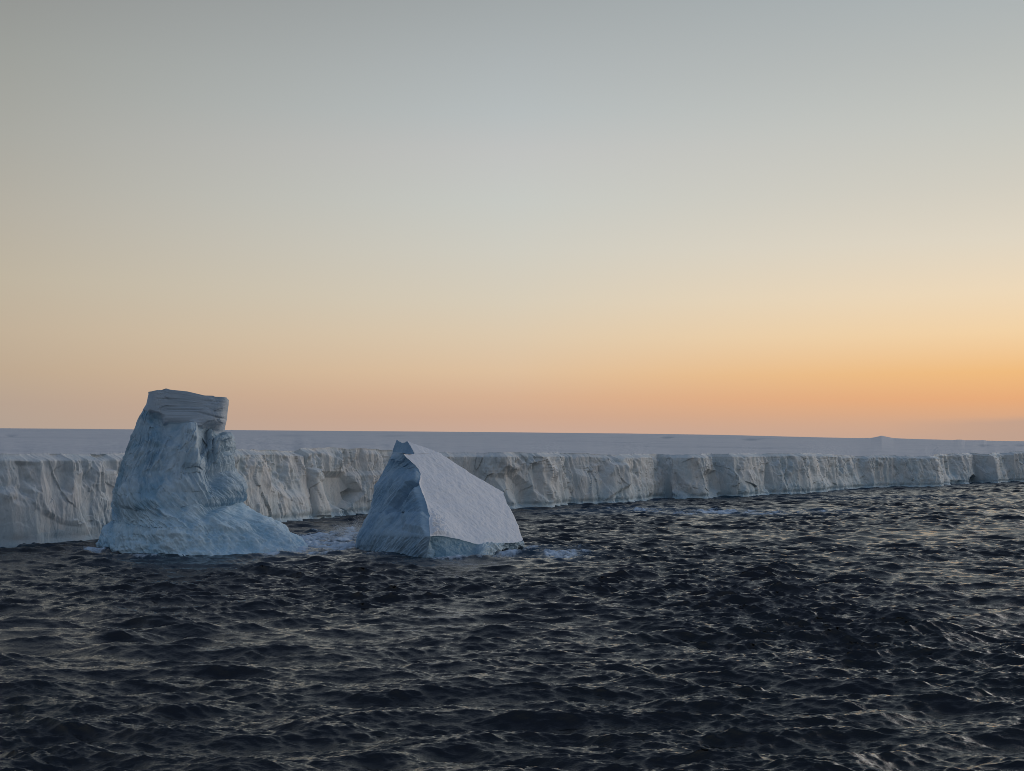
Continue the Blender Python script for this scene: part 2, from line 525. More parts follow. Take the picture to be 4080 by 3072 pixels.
ledge = ledge + 7 * perlin(U / 26, 0.5, 3.3) + 4 * perlin(U / 9, 0.5, 1.3)
below = Vv - ledge
capm = sstep(6, -6, below)
arc = np.concatenate([[0], np.cumsum(np.linalg.norm(np.diff(P1[nr // 2], axis=0), axis=1))]) * 33.0
Ua = np.repeat((arc - arc[nt_ // 4] + 760)[None], nr, 0)
fw = np.clip(ss, 0, 1) ** 0.7 * np.ones_like(U)
prow = np.interp(Vv, [430, 520, 700, 850, 1000, 1200], [930, 955, 965, 975, 1000, 1010])
pv = sstep(400, 520, Vv) * sstep(1150, 820, Vv)
d += front * pv * (2.4 * np.exp(-(np.where(U < prow, (U - prow) / 170, (U - prow) / 60)) ** 2) - 2.6 * np.exp(-((U - prow - 150) / 90) ** 2))
lw = 0.6 * sstep(600, 680, U) * sstep(1100, 960, U)
d += 0.25 * capm * fw
d -= (0.35 + 1.1 * lw) * fw * np.exp(-np.clip(below, 0, None) / 70) * (1 - capm) * (0.7 + 0.5 * fbm(U / 70, Vv / 70, 2.2, 2))
# strata lines in the cap
wm = sstep(572, 640, U) * sstep(1236, 1165, U)
capf, capm = capm, capm * wm
d += capm * (0.03 * perlin(U / 160, (Vv - 0.06 * U) / 12, 4.0) + 0.06 * perlin(U / 120, (Vv - 0.09 * U) / 34, 7.0) + 0.14 * fbm(U / 40, Vv / 35, 3.0, 3))
d += capm * 0.3 * plates(U / 130 + 0.2 * Vv / 60, (Vv - 0.1 * U) / 75, 12, 0.6)
d -= capm * 0.34 * np.exp(-((Vv - np.interp(U, [840, 930, 1100, 1220], [322, 330, 372, 395])) / 7) ** 2) * sstep(820, 860, U)
d -= capm * 0.14 * np.exp(-((Vv - np.interp(U, [560, 800, 1000, 1240], [228, 232, 245, 262])) / 6) ** 2)
capm = capf


def feat(poly, dep, soft, fade=None):
    global d
    k = in_poly(U, Vv, poly, soft) * front
    if fade:
        k = k * sstep(fade[1], fade[0], Vv)
    d = d + dep * k
feat([(545, 340), (660, 375), (640, 440), (590, 450), (530, 400)], -1.6, 22)
feat([(650, 425), (800, 430), (850, 470), (800, 620), (650, 560)], -1.6, 40)
feat([(795, 650), (835, 640), (850, 560), (848, 478), (960, 468), (984, 505), (985, 640), (972, 870), (900, 870), (790, 800)], 0.9, 6, (700, 850))
feat([(880, 560), (925, 560), (930, 600), (905, 640), (880, 620)], -0.7, 8)
feat([(990, 530), (1105, 510), (1110, 600), (1060, 650), (1000, 740), (985, 640)], -1.3, 16)
feat([(990, 640), (1060, 650), (1015, 760), (1010, 880), (1050, 960), (1020, 960), (985, 880), (985, 760)], -0.8, 18)
feat([(1115, 480), (1140, 490), (1130, 620), (1150, 740), (1110, 640)], 1.6, 8)
feat([(1160, 520), (1195, 530), (1190, 690), (1165, 740), (1150, 600)], 1.2, 8)
feat([(1206, 590), (1275, 560), (1282, 670), (1240, 690), (1212, 650)], -1.8, 12)
feat([(860, 830), (960, 830), (1000, 930), (1060, 1010), (960, 980), (870, 900)], -0.8, 22)
feat([(1130, 1110), (1340, 1100), (1250, 1160), (1160, 1240), (1100, 1180)], -1.1, 50)
feat([(1240, 900), (1385, 900), (1395, 1060), (1250, 1100), (1180, 1020)], 0.6, 70)
feat([(560, 1270), (760, 1240), (930, 1300), (960, 1440), (700, 1460), (560, 1390)], 1.0, 60)
# flutes: they run with the flow of old meltwater, leaning left on the left and sweeping to the right on the right
lean = 0.30 * sstep(950, 150, Ua)
bend = sstep(800, 1450, Ua) * 0.7
sw = fbm(Ua / 150, Vv / 170, 5.5, 2)
across = Ua + lean * (Vv - 600) - bend * 0.55 * (Vv - 700) + 7 * sw
patch = sstep(-0.35, 0.45, fbm(Ua / 110, Vv / 150, 15.5, 3))
along = Vv - 0.2 * Ua
flm = sstep(440, 600, Vv) * (1 - 0.6 * sstep(1250, 1500, Vv))
d += flm * (0.45 + 0.55 * patch) * (0.55 * ridged(across / 85, along / 520, 3.0, 2) + 0.30 * ridged(across / 36, along / 260, 9.0, 2) + 0.20 * ridged(across / 12, along / 70, 4.0, 2))
d += flm * 0.22 * plates(across / 46, Vv / 90 + 0.3 * across / 46, 41, 1.2)
right = sstep(930, 1150, U) * sstep(740, 860, Vv) * (1 - sstep(1120, 1250, Vv))
d += right * 0.35 * ridged((Ua - 0.55 * (Vv - 700)) / 44 + 0.3 * sw, (Vv + 0.4 * Ua) / 240, 6.0, 3)
apm = sstep(1180, 1330, Vv)
d += apm * 0.28 * ridged((Ua + 14 * sw) / 40, Vv / 260, 71.0, 3, 0.6)
d += apm * (0.6 * fbm(Ua / 120, Vv / 80, 3.0, 3) + 0.26 * fbm(X / 1.8, Y / 1.8, Zz / 2.6, 4, 0.6) + 0.12 * ridged((Ua - 0.6 * Vv) / 34, (Vv + 0.5 * Ua) / 90, 1.0, 3))
d += 0.15 * fbm(X / 2.0, Y / 2.0 + 3, Zz / 3.4, 5, 0.6) * (1 - 0.65 * capm) + 0.7 * fbm(X / 14, Y / 14, Zz / 24, 2) * (1 - 0.8 * capm)
d += (1 - capm) * (1 - apm) * 0.3 * plates(Ua / 70 + 0.3 * sw, Vv / 130 + 0.2 * Ua / 60, 5, 1.0) * sstep(1000, 700, Vv)
edge = 1.0
P1 = P1 + nor * (d * edge)[..., None]
# keep the overall breadth of each level
du_, dv_ = project(P1)
def roll_mean(a, n=9):
    return np.convolve(np.pad(a, (n // 2, n // 2), 'edge'), np.ones(n) / n, 'valid')
ia = np.arange(nr)
tl_ = np.interp(dv_[ia, du_.argmin(1)], silL[:, 1], silL[:, 0])
tr_ = np.interp(dv_[ia, du_.argmax(1)], silR[:, 1], silR[:, 0])
el_ = roll_mean(roll_mean(du_.min(1) - tl_, 31), 31)
er_ = roll_mean(roll_mean(du_.max(1) - tr_, 31), 31)
fr_ = np.clip((du_ - xl[:, None]) / (xr - xl)[:, None], 0, 1)
mv = -(el_[:, None] * (1 - fr_) + er_[:, None] * fr_) * (P1[..., 1] / F)
P1[..., 0] += mv
# close the top
topc = P1[0].mean(0)
verts = np.concatenate([P1.reshape(-1, 3), topc[None]])
q = grid_quads(nr, nt_, True)
capq = np.stack([np.arange(nt_), (np.arange(nt_) + 1) % nt_, np.full(nt_, len(verts) - 1), np.full(nt_, len(verts) - 1)], -1)
u2 = U.reshape(-1)
fv = below.reshape(-1)[q].mean(1)
fV = Vv.reshape(-1)[q].mean(1)
fU = u2[q].mean(1)
ap_line = np.interp(fU, [100, 258, 420, 560, 760, 900, 1050, 1180, 1330, 1500, 2100], [1180, 1262, 1330, 1290, 1255, 1270, 1300, 1200, 1112, 1100, 1100]) + 14 * perlin(fU / 40, fV / 60, 2.2)
fsel = np.where(fv < 0, 1, np.where(fV > ap_line, 2, 0))
clear1 = 0.25 + 0.45 * sstep(-0.3, 0.6, fbm(U / 130, Vv / 170, 8.8, 3)) + 0.25 * sstep(300, 700, Vv) * sstep(900, 600, U) - 0.45 * sstep(880, 980, U) * sstep(1000, 800, Vv)
clear1 -= 0.35 * sstep(0.3, 1.2, d)
clear1 = np.clip(clear1, 0, 1)
wash1 = np.clip(sstep(820, 1420, Vv + 60 * fbm(U / 120, Vv / 120, 4.1, 3)) + 0.5 * sstep(1250, 1450, U) * sstep(1050, 1150, Vv), 0, 1)
tall = thing('iceberg', 'tall blue iceberg with a flat layered top and a low apron of washed ice', 'iceberg')
tri = capq[:, :3]
parts1 = split([('ice_body', M_body), ('firn_cap', M_cap), ('ice_apron', M_body)], verts, q[:, ::-1] if flip > 0 else q, fsel, tall, {'clear': np.append(clear1.ravel(), 0.2), 'wash': np.append(wash1.ravel(), 0.0)})
used = np.arange(nt_)
mesh_object('cap_top', np.concatenate([P1[0], topc[None]]), np.stack([used, (used + 1) % nt_, np.full(nt_, nt_)], -1), M_top, tall)

# ------------------------------------------------------------------ the wedge iceberg
def z2(u, v):
    return 1340 + 0.37975 * u, 1700 + 0.37975 * v
p0 = at_depth(1714, 2137, 191.0 * K)
pc = at_depth(1603, 1804, 207.0 * K)
pq = at_depth(2084, 2148, 209.0 * K)
pn = np.cross(pq - p0, pc - p0)
pn /= np.linalg.norm(pn)


def on_slope(px, py):
    dx, dy, dz = ray(px, py)
    D = np.stack([dx, dy, dz], -1)
    o = np.array([0, 0, EYE])
    t = ((p0 - o) @ pn) / (D @ pn)
    return o + D * t[..., None]


wedge = thing('iceberg', 'wedge-shaped iceberg with a smooth pale snow slope and a shaded blue left flank', 'iceberg')
ridge = np.array([z2(*p) for p in [(750, 158), (775, 200), (800, 245), (829, 297), (828, 299), (692, 276), (720, 306), (760, 340), (815, 395), (860, 440), (885, 490), (880, 540), (870, 590), (882, 640), (905, 700), (925, 760), (945, 815), (960, 870), (985, 940), (972, 975), (975, 1020), (980, 1080), (985, 1150)]])
# the ridge line is followed by its own arc so that the notch keeps its corner
right_line = np.array([z2(*p) for p in [(756, 156), (800, 180), (880, 205), (985, 245), (1090, 290), (1240, 385), (1400, 485), (1560, 575), (1700, 655), (1762, 692), (1755, 708), (1775, 760), (1790, 800), (1830, 870), (1880, 960), (1915, 1060), (1950, 1150), (1960, 1175), (1955, 1205), (1900, 1215)]])


def resample(pts, n, key=None):
    dd = np.concatenate([[0], np.cumsum(np.linalg.norm(np.diff(pts, axis=0), axis=1))])
    t = np.linspace(0, dd[-1], n)
    return np.stack([np.interp(t, dd, pts[:, k]) for k in range(pts.shape[1])], -1)


# slope lattice: rows by picture height on the slope plane
nrow, ncol = 330, 330
rows = np.linspace(1759.5, 2150, nrow)
# left boundary as a function of the row (jumps at the notch)
def left_x(y):
    up = np.interp(y, [1759.5, 1761, 1776, 1793, 1812.5], [1623, 1625, 1634, 1644, 1655])
    lo = np.interp(y, ridge[5:, 1], ridge[5:, 0])
    return np.where(y < 1809, up, lo)
rl = right_line[np.argsort(right_line[:, 1])]
xl2, xr2 = left_x(rows), np.interp(rows, rl[:, 1], rl[:, 0])
xr2 = np.maximum(xr2, xl2 + 1.0)
jj = np.linspace(0, 1, ncol)
GX = xl2[:, None] + (xr2 - xl2)[:, None] * jj
GY = np.repeat(rows[:, None], ncol, 1)
bot = np.array([z2(*p) for p in [(985, 1150), (1040, 1143), (1080, 1141), (1140, 1150), (1200, 1166), (1290, 1180), (1370, 1205), (1480, 1232), (1560, 1222), (1700, 1216), (1800, 1222), (1900, 1214), (1960, 1190)]])
yb = np.interp(GX, bot[:, 0], bot[:, 1])
GY = np.where(GY > 2090, 2090 + (GY - 2090) * (yb - 2090) / 60.0, GY)
PS = on_slope(GX, GY)


def field(P, amp):
    """A displacement that depends on place only, so that neighbouring faces stay joined."""
    x, y, z = P[..., 0], P[..., 1], P[..., 2]
    return amp * np.stack([fbm(x / 2.2, y / 2.2, z / 2.2 + 10 * k, 4, 0.6) for k in range(3)], -1)


sl_h = 0.55 * fbm(PS[..., 0] / 16, PS[..., 1] / 20, PS[..., 2] / 14, 2) + 0.05 * fbm(PS[..., 0] / 1.6, PS[..., 1] / 1.6, PS[..., 2] / 1.1, 4)
ii = np.linspace(0, 1, nrow)[:, None]
ej = sstep(0, 0.04, jj)[None] * sstep(1, 0.985, jj)[None] * sstep(1, 0.96, ii)
rough_low = sstep(1980, 2110, GY) * sstep(0.25, 0.0, jj)[None]
sl_h = sl_h + rough_low * 0.5 * ridged(PS[..., 0] / 1.2, PS[..., 1] / 1.2, PS[..., 2] / 1.2, 3)
# the slope rolls over towards its right-hand skyline
roll = -1.6 * sstep(0.80, 1.0, jj)[None] ** 2
PSd = PS + pn * ((sl_h * ej))[..., None] + field(PS, 0.11)
clr = np.clip(0.1 + 0.6 * sstep(2085, 2165, GY) * (0.5 + fbm(PS[..., 0] / 4, PS[..., 1] / 4, PS[..., 2] / 4, 2)), 0, 1)
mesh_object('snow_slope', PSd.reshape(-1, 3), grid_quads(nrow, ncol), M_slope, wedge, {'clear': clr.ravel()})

# left flank: from the front ridge back to the left-hand skyline
left_line = np.array([z2(*p) for p in [(690, 268), (640, 262), (590, 262), (575, 300), (545, 370), (500, 455), (450, 545), (405, 640), (385, 740), (365, 815), (345, 880), (330, 925), (300, 970), (262, 1050), (222, 1130), (203, 1190), (200, 1240), (205, 1280), (210, 1330), (212, 1480)]])
nf, mf = 360, 300
fr = np.linspace(1802, 2275, nf)
ridge_lo = ridge[5:]
foot_r = np.array([(1713, 2150), (1709, 2180), (1700, 2222), (1696, 2300)])
rline = np.concatenate([ridge_lo, foot_r])
xr3 = np.interp(fr, rline[:, 1], rline[:, 0])
RP = on_slope(xr3, np.minimum(fr, 2137.0))
Yr = np.where(fr <= 2137, RP[:, 1], (191.0 + 0.01 * (fr - 2137)) * K)
RP = at_depth(xr3, fr, Yr)
ll = np.concatenate([np.array([z2(589, 266)]), left_line[3:]])
xl3 = np.interp(fr, ll[:, 1], ll[:, 0])
LP = at_depth(xl3, fr, np.interp(fr, [1800, 2180, 2280], np.array([214, 209, 208]) * K))
jf = np.linspace(0, 1, mf)
PF = LP[:, None, :] + (RP - LP)[:, None, :] * jf[None, :, None]
nF = smooth_normals(PF)
if nF[..., 1].mean() > 0:
    nF = -nF
ux, uy = project(PF)
A, B = (ux - 1340) / 0.37975, (uy - 1700) / 0.37975
ac = A * 0.80 + B * 0.60                        # across the streaks, which run down to the left
al = -A * 0.60 + B * 0.80
ejf = (np.sin(np.pi * np.clip(jf, 0, 1)) ** 0.6)[None]
ejf = sstep(0, 0.1, jf)[None] * sstep(1.0, 0.94, jf)[None]
dF = 1.6 * np.sin(np.pi * jf)[None] * 0.9 + 0.7 * fbm(ac / 150, al / 600, 2.0, 2) + 0.40 * ridged(ac / 60, al / 500, 5.0, 2) + 0.16 * ridged(ac / 24, al / 260, 5.0, 2) + 0.10 * fbm(ac / 20, al / 60, 2.0, 3)
def fcut(poly, dep, soft):
    global dF
    dF = dF + dep * in_poly(A, B, poly, soft)
fcut([(880, 560), (850, 600), (780, 640), (700, 760), (620, 860), (590, 960), (640, 940), (720, 860), (780, 760), (840, 650)], -2.6, 22)
fcut([(700, 980), (650, 1060), (560, 1120), (600, 1040)], -0.9, 20)
fcut([(880, 620), (840, 660), (800, 760), (740, 860), (760, 1100), (960, 1120), (950, 880)], 0.9, 30)
fcut([(560, 300), (690, 300), (740, 430), (600, 560), (480, 600)], -0.7, 60)
ejf = ejf * sstep(0, 0.06, np.linspace(0, 1, nf))[:, None]
PFd = PF + nF * (dF * ejf)[..., None] + field(PF, 0.11)
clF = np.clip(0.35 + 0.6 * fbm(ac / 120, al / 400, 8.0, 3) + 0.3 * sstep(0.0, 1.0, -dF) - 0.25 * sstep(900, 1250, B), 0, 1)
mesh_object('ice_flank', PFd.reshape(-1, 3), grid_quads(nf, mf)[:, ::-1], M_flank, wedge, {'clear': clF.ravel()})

# the fin of the summit behind the broken-off corner
finT = np.array([z2(*p) for p in [(634, 136), (660, 155), (690, 170), (715, 168), (735, 155), (750, 157)]])
fin_top = resample(finT, 60)
finB = np.array([z2(*p) for p in [(590, 262), (690, 300), (760, 305), (829, 299)]])
fin_bot = resample(finB, 60)
fl = np.array([z2(*p) for p in [(634, 136), (618, 180), (600, 230), (588, 268)]])
nfr = 50
kk = np.linspace(0, 1, nfr)
fy0 = fin_top[None] * (1 - kk)[:, None, None] + fin_bot[None] * kk[:, None, None]
# left edge follows the skyline
fle = resample(fl, nfr)
fre = np.array([np.array(z2(750 + 79 * k, 157 + 142 * k)) for k in kk])
w0 = np.linspace(0, 1, 60)
fy0 = fy0 + (fle - fy0[:, 0])[:, None, :] * (1 - w0)[None, :, None] + (fre - fy0[:, -1])[:, None, :] * w0[None, :, None]
depR = on_slope(fre[:, 0], fre[:, 1])[:, 1]
dep = (214.0 * K * (1 - w0)[None] + depR[:, None] * w0[None])
PN = at_depth(fy0[..., 0], fy0[..., 1], dep)
PNd = PN + field(PN, 0.11)
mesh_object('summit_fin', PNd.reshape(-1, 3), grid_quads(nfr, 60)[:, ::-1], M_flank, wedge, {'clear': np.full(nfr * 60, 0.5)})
# floor of the broken-off corner
ca, cb = at_depth(fin_bot[:, 0], fin_bot[:, 1] + 1.0, dep[-1]), None
edge_c = resample(np.array([z2(*p) for p in [(588, 268), (692, 276), (829, 299)]]), 60)
ce = on_slope(edge_c[:, 0], edge_c[:, 1] + 0.4)
ce[:, 1] = np.where(edge_c[:, 0] < 1603, (214 - (214 - 207) * np.clip((edge_c[:, 0] - 1563) / 40, 0, 1)) * K, ce[:, 1])
ce = at_depth(edge_c[:, 0], edge_c[:, 1] + 0.4, ce[:, 1])
k5 = np.linspace(0, 1, 12)
PK = ce[None] * (1 - k5)[:, None, None] + ca[None] * k5[:, None, None]
mesh_object('corner_floor', PK.reshape(-1, 3), grid_quads(12, 60), M_slope, wedge, {'clear': np.full(12 * 60, 0.2)})

# undercut foot below the slope
top_f = resample(np.array([z2(*p) for p in [(984, 1150), (1040, 1143), (1080, 1141), (1140, 1150), (1200, 1166), (1290, 1180), (1370, 1205), (1480, 1232), (1560, 1222), (1700, 1216), (1800, 1222), (1900, 1214), (1960, 1188)]]), 360)
tf3 = on_slope(top_f[:, 0], top_f[:, 1])
bot_f = resample(np.array([z2(*p) for p in [(950, 1376), (1000, 1384), (1150, 1392), (1350, 1390), (1530, 1375), (1600, 1352), (1680, 1325), (1800, 1300), (1900, 1288), (1952, 1268)]]), 360)
bf3 = on_water(bot_f[:, 0], bot_f[:, 1])
bf3[:, 1] = np.minimum(bf3[:, 1], tf3[:, 1] + 1.0)
bf3 = np.stack([(bot_f[:, 0] - W / 2) / F / CP * bf3[:, 1], bf3[:, 1], 0 * bf3[:, 1]], -1)
mk = 110
kz = np.linspace(0, 1.55, mk)
PG = tf3[None] * (1 - kz)[:, None, None] + bf3[None] * kz[:, None, None]
nG = smooth_normals(PG)
if nG[..., 1].mean() > 0:
    nG = -nG
wA = (np.linspace(0, 1, 360))[None]
pxg, _ = project(PG)
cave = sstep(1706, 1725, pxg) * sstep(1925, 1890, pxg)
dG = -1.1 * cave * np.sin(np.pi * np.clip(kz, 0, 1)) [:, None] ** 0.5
dG = dG + (1 - cave) * (0.9 * fbm(PG[..., 0] / 2.6, PG[..., 1] / 2.6, PG[..., 2] / 2.0, 4) + 0.7 * plates(PG[..., 0] / 2.2, PG[..., 2] / 2.0, 31, 1.0)) * sstep(0, 0.12, kz)[:, None]
dG = dG + 0.25 * fbm(PG[..., 0] / 1.5, PG[..., 1] / 1.5, PG[..., 2] / 1.0, 4) * sstep(0, 0.1, kz)[:, None]
dG = dG + 0.5 * np.exp(-((pxg - 1925) / 20) ** 2) * sstep(0, 0.2, kz)[:, None]
eG = sstep(0, 0.03, np.linspace(0, 1, 360))[None]
PGd = PG + nG * (dG * eG)[..., None] + field(PG, 0.11)
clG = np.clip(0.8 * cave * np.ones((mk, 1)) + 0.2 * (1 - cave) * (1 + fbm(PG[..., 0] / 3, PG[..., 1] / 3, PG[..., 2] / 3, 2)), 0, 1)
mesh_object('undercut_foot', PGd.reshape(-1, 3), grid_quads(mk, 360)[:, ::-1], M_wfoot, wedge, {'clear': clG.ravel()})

# rear face closes the berg behind its skyline
lback = np.concatenate([np.array([z2(634, 136), z2(618, 180), z2(600, 230), z2(588, 268)]), left_line[3:]])
lb = resample(lback, 220)
LB = at_depth(lb[:, 0], lb[:, 1], np.interp(lb[:, 1], [1750, 1804, 2180, 2280], np.array([214, 214, 209, 208]) * K))
rback = np.concatenate([finT[::-1][:1], right_line, np.array([(2083, 2160), (2082, 2182), (2086, 2250)])])
rb = resample(rback, 220)
RB = on_slope(rb[:, 0], rb[:, 1])
low = rb[:, 1] > 2148
RB[low] = at_depth(rb[low, 0], rb[low, 1], np.full(low.sum(), 208.5 * K))
kb = np.linspace(0, 1, 60)
hb = np.linspace(0, 1, 220) ** 0.7
PB = LB[:, None, :] * (1 - kb)[None, :, None] + RB[:, None, :] * kb[None, :, None]
PB[..., 1] += (15 * hb[:, None] + 0.5) * np.sin(np.pi * kb)[None] ** 0.6
PB[..., 0] += 3 * hb[:, None] * np.sin(np.pi * kb)[None]
low_z = np.minimum(LB[:, 2], RB[:, 2])[:, None]
PB[..., 2] -= 1.2 * np.sin(np.pi * kb)[None] * (1 + 2 * hb[:, None])
eb = np.sin(np.pi * kb)[None] ** 0.5
PB = PB + field(PB, 0.11) + (0.8 * fbm(PB[..., 0] / 5, PB[..., 1] / 5, PB[..., 2] / 5, 3) * eb)[..., None] * np.array([0, 1.0, 0])
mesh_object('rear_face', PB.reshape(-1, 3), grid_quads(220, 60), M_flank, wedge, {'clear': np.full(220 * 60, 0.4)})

for o_ in (tall, wedge):
    o_['group'] = 'icebergs afloat in front of the ice cliff'

# ------------------------------------------------------------------ sea
def sea_heights(X, Y, R):
    """Wind sea as a sum of many trochoidal waves; short ones fade where the mesh can no longer carry them."""
    n = 280
    lam = np.exp(np.linspace(math.log(24.0), math.log(0.36), n) + rng.normal(0, 0.03, n))
    wind = math.radians(262)                       # travelling towards the ship, a little from the right
    spread = np.interp(np.log(lam), [math.log(0.75), math.log(8), math.log(30)], [0.36, 0.48, 0.56])
    ang = wind + rng.normal(0, 1, n) * spread
    peak = 13.0
    amp = 0.0066 * lam * np.interp(lam, [0.36, 0.6, 1.5, 3, 6, 11, 24], [1.3, 1.5, 1.22, 0.92, 0.95, 0.8, 0.3]) * np.where(lam > peak, np.exp(-((lam - peak) / 9) ** 2), 1.0)
    amp *= rng.uniform(0.6, 1.4, n)
    ph = rng.uniform(0, 2 * np.pi, n)
    X32, Y32, R32 = X.astype(np.float32), Y.astype(np.float32), R.astype(np.float32)
    dx = np.zeros_like(X32); dy = np.zeros_like(X32); dz = np.zeros_like(X32)
    gust = np.clip(1 + 0.75 * fbm(X / 40, Y / 75, 4.4, 2), 0.3, 1.7).astype(np.float32)
    for k in range(n):
        kx, ky = math.cos(ang[k]) * 2 * math.pi / lam[k], math.sin(ang[k]) * 2 * math.pi / lam[k]
        rmax = lam[k] * 380.0
        sel = R32[:, 0] < rmax
        m = int(sel.sum())
        if m < 2:
            continue
        p = X32[:m] * kx + Y32[:m] * ky + np.float32(ph[k])
        w = amp[k] * np.clip((rmax - R32[:m]) / (0.35 * rmax), 0, 1)
        if lam[k] < 6:
            w = w * gust[:m]
        cs, sn_ = np.cos(p), np.sin(p)
        dz[:m] += w * (cs + 0.40 * cs * sn_)
        ch = np.interp(lam[k], [0.8, 2, 6], [0.45, 0.72, 0.8]) * w
        dx[:m] -= ch * math.cos(ang[k]) * sn_
        dy[:m] -= ch * math.sin(ang[k]) * sn_
    return dx, dy, dz


def build_sea():
    rr = [6.0]
    while rr[-1] < 1080:
        r = rr[-1]
        rr.append(r + (1.5 if r < 78 else min(0.0016 * r, 0.8)))
    while rr[-1] < 26000:
        rr.append(rr[-1] * 1.09)
    rr = np.array(rr)
    a1, a2 = math.radians(23.6), math.radians(40)
    fine = np.linspace(-a1, a1, 1330)
    side = np.linspace(a1, a2, 60)[1:]
    coarse = np.linspace(a2, 2 * math.pi - a2, 130)[1:-1]
    az_ = np.concatenate([fine, side, coarse, 2 * math.pi - side[::-1]])
    R, A_ = np.meshgrid(rr, az_, indexing='ij')
    X, Y = np.sin(A_) * R, np.cos(A_) * R
    dx, dy, dz = sea_heights(X, Y, R)
    base = np.stack([X, Y, 0 * X], -1)
    px, py = project(base)
    ok = Y > 5
    # foam and pale churned water, by place
    n1 = fbm(X / 5, Y / 9, 1.5, 4)
    n2 = fbm(X / 1.8, Y / 3.0, 2.5, 3)
    foam = np.zeros_like(X)
    tint = np.zeros_like(X)
    def blob(cx, cy, rx, ry, f, t):
        nonlocal foam, tint
        e = np.exp(-(((px - cx) / rx) ** 2 + ((py - cy) / ry) ** 2)) * ok
        foam = np.maximum(foam, f * e)
        tint = np.maximum(tint, t * e)
    blob(1310, 2160, 150, 46, 1.25, 1.0)
    blob(1200, 2190, 130, 28, 0.9, 1.0)
    blob(1090, 2207, 150, 18, 0.8, 0.9)
    blob(1395, 2130, 50, 30, 1.0, 0.6)
    blob(2120, 2196, 110, 16, 0.85, 0.9)
    blob(2225, 2210, 130, 24, 0.95, 0.9)
    blob(1990, 2214, 120, 14, 0.9, 0.9)
    blob(370, 2190, 60, 12, 1.0, 0.6)
    blob(2900, 2044, 360, 13, 0.80, 0.9)
    blob(2560, 2034, 240, 13, 0.5, 0.9)
    blob(3250, 2038, 200, 10, 0.5, 0.7)
    blob(3500, 1985, 500, 10, 0.12, 0.5)
    blob(2350, 2040, 260, 14, 0.0, 0.6)
    blob(800, 2240, 330, 30, 0.0, 0.40)
    blob(700, 2222, 330, 7, 0.55, 0.5)
    blob(1560, 2212, 160, 8, 0.6, 0.5)
    blob(1800, 2228, 180, 8, 0.6, 0.5)
    blob(1750, 2235, 260, 18, 0.12, 0.35)
    # along the foot of the cliff
    from mathutils.kdtree import KDTree
    kd = KDTree(len(path))
    for i, pnt in enumerate(path):
        kd.insert(pnt, i)
    kd.balance()
    near = (R > 280) & (R < 1080) & (np.abs((A_ + np.pi) % (2 * np.pi) - np.pi) < 0.5)
    ii = np.argwhere(near[::4, ::6])
    dist = np.full(X[::4, ::6].shape, 99.0)
    for a, b in ii:
        dist[a, b] = kd.find((X[::4, ::6][a, b], Y[::4, ::6][a, b], 0))[2]
    dist = np.repeat(np.repeat(dist, 4, 0), 6, 1)[:X.shape[0], :X.shape[1]]
    foam = np.maximum(foam, 1.0 * np.exp(-(dist / 4.0) ** 2))
    tint = np.maximum(tint, 0.9 * np.exp(-(dist / 14) ** 2))
    foam = np.clip(foam + foam * 0.9 * n1 + 0.25 * foam * n2, 0, 1)
    foam = np.clip(foam * np.clip(0.85 + 0.6 * dz, 0.4, 1.3), 0, 1)
    dz = dz + 0.40 * foam * fbm(X / 1.6, Y / 2.4, 3.7, 3)
    P = base + np.stack([dx, dy, dz], -1)
    q = grid_quads(len(rr), len(az_), True)
    hub = np.stack([np.full(len(az_), len(P.reshape(-1, 3))), np.arange(len(az_)), (np.arange(len(az_)) + 1) % len(az_)], -1)
    o = mesh_object('sea', P.reshape(-1, 3), q[:, ::-1] if False else q, M_sea, None, {'foam': foam.ravel(), 'tint': np.clip(tint, 0, 1).ravel()})
    o['kind'] = 'structure'
    return o


M_sea, nt, b = new_mat('sea_water')
at_f = N(nt, 'ShaderNodeAttribute', attribute_name='foam').outputs['Fac']
at_t = N(nt, 'ShaderNodeAttribute', attribute_name='tint').outputs['Fac']
v = scaled(nt, (1, 1, 1))
lace = noise_node(nt, scaled(nt, (1, 0.35, 1)), 0.62, 9, 0.8)
fo = math_n(nt, 'MULTIPLY', math_n(nt, 'SUBTRACT', math_n(nt, 'ADD', math_n(nt, 'MULTIPLY', at_f, 0.62), lace), 0.82), 3.4, clamp=True)
water = mix(nt, at_t, (0.0010, 0.0022, 0.0044), (0.022, 0.060, 0.105))
cfoam = mix(nt, fo, water, (0.46, 0.57, 0.70))
nt.links.new(cfoam, b.inputs['Base Color'])
nt.links.new(math_n(nt, 'ADD', math_n(nt, 'MULTIPLY', fo, 0.6), 0.05), b.inputs['Roughness'])
b.inputs['IOR'].default_value = 1.42
bp = N(nt, 'ShaderNodeBump', Strength=0.5, Distance=0.10)
rip = math_n(nt, 'ADD', noise_node(nt, scaled(nt, (0.75, 1.9, 1)), 1.3, 6, 0.62), noise_node(nt, scaled(nt, (0.8, 2.0, 1)), 3.6, 4, 0.55))
nt.links.new(rip, bp.inputs['Height'])
nt.links.new(bp.outputs['Normal'], b.inputs['Normal'])
sea = build_sea()

# ------------------------------------------------------------------ spray thrown up between the two icebergs
M_spray, nt, b = new_mat('spray_droplets')
b.inputs['Base Color'].default_value = (0.7, 0.74, 0.78, 1)
b.inputs['Roughness'].default_value = 0.8


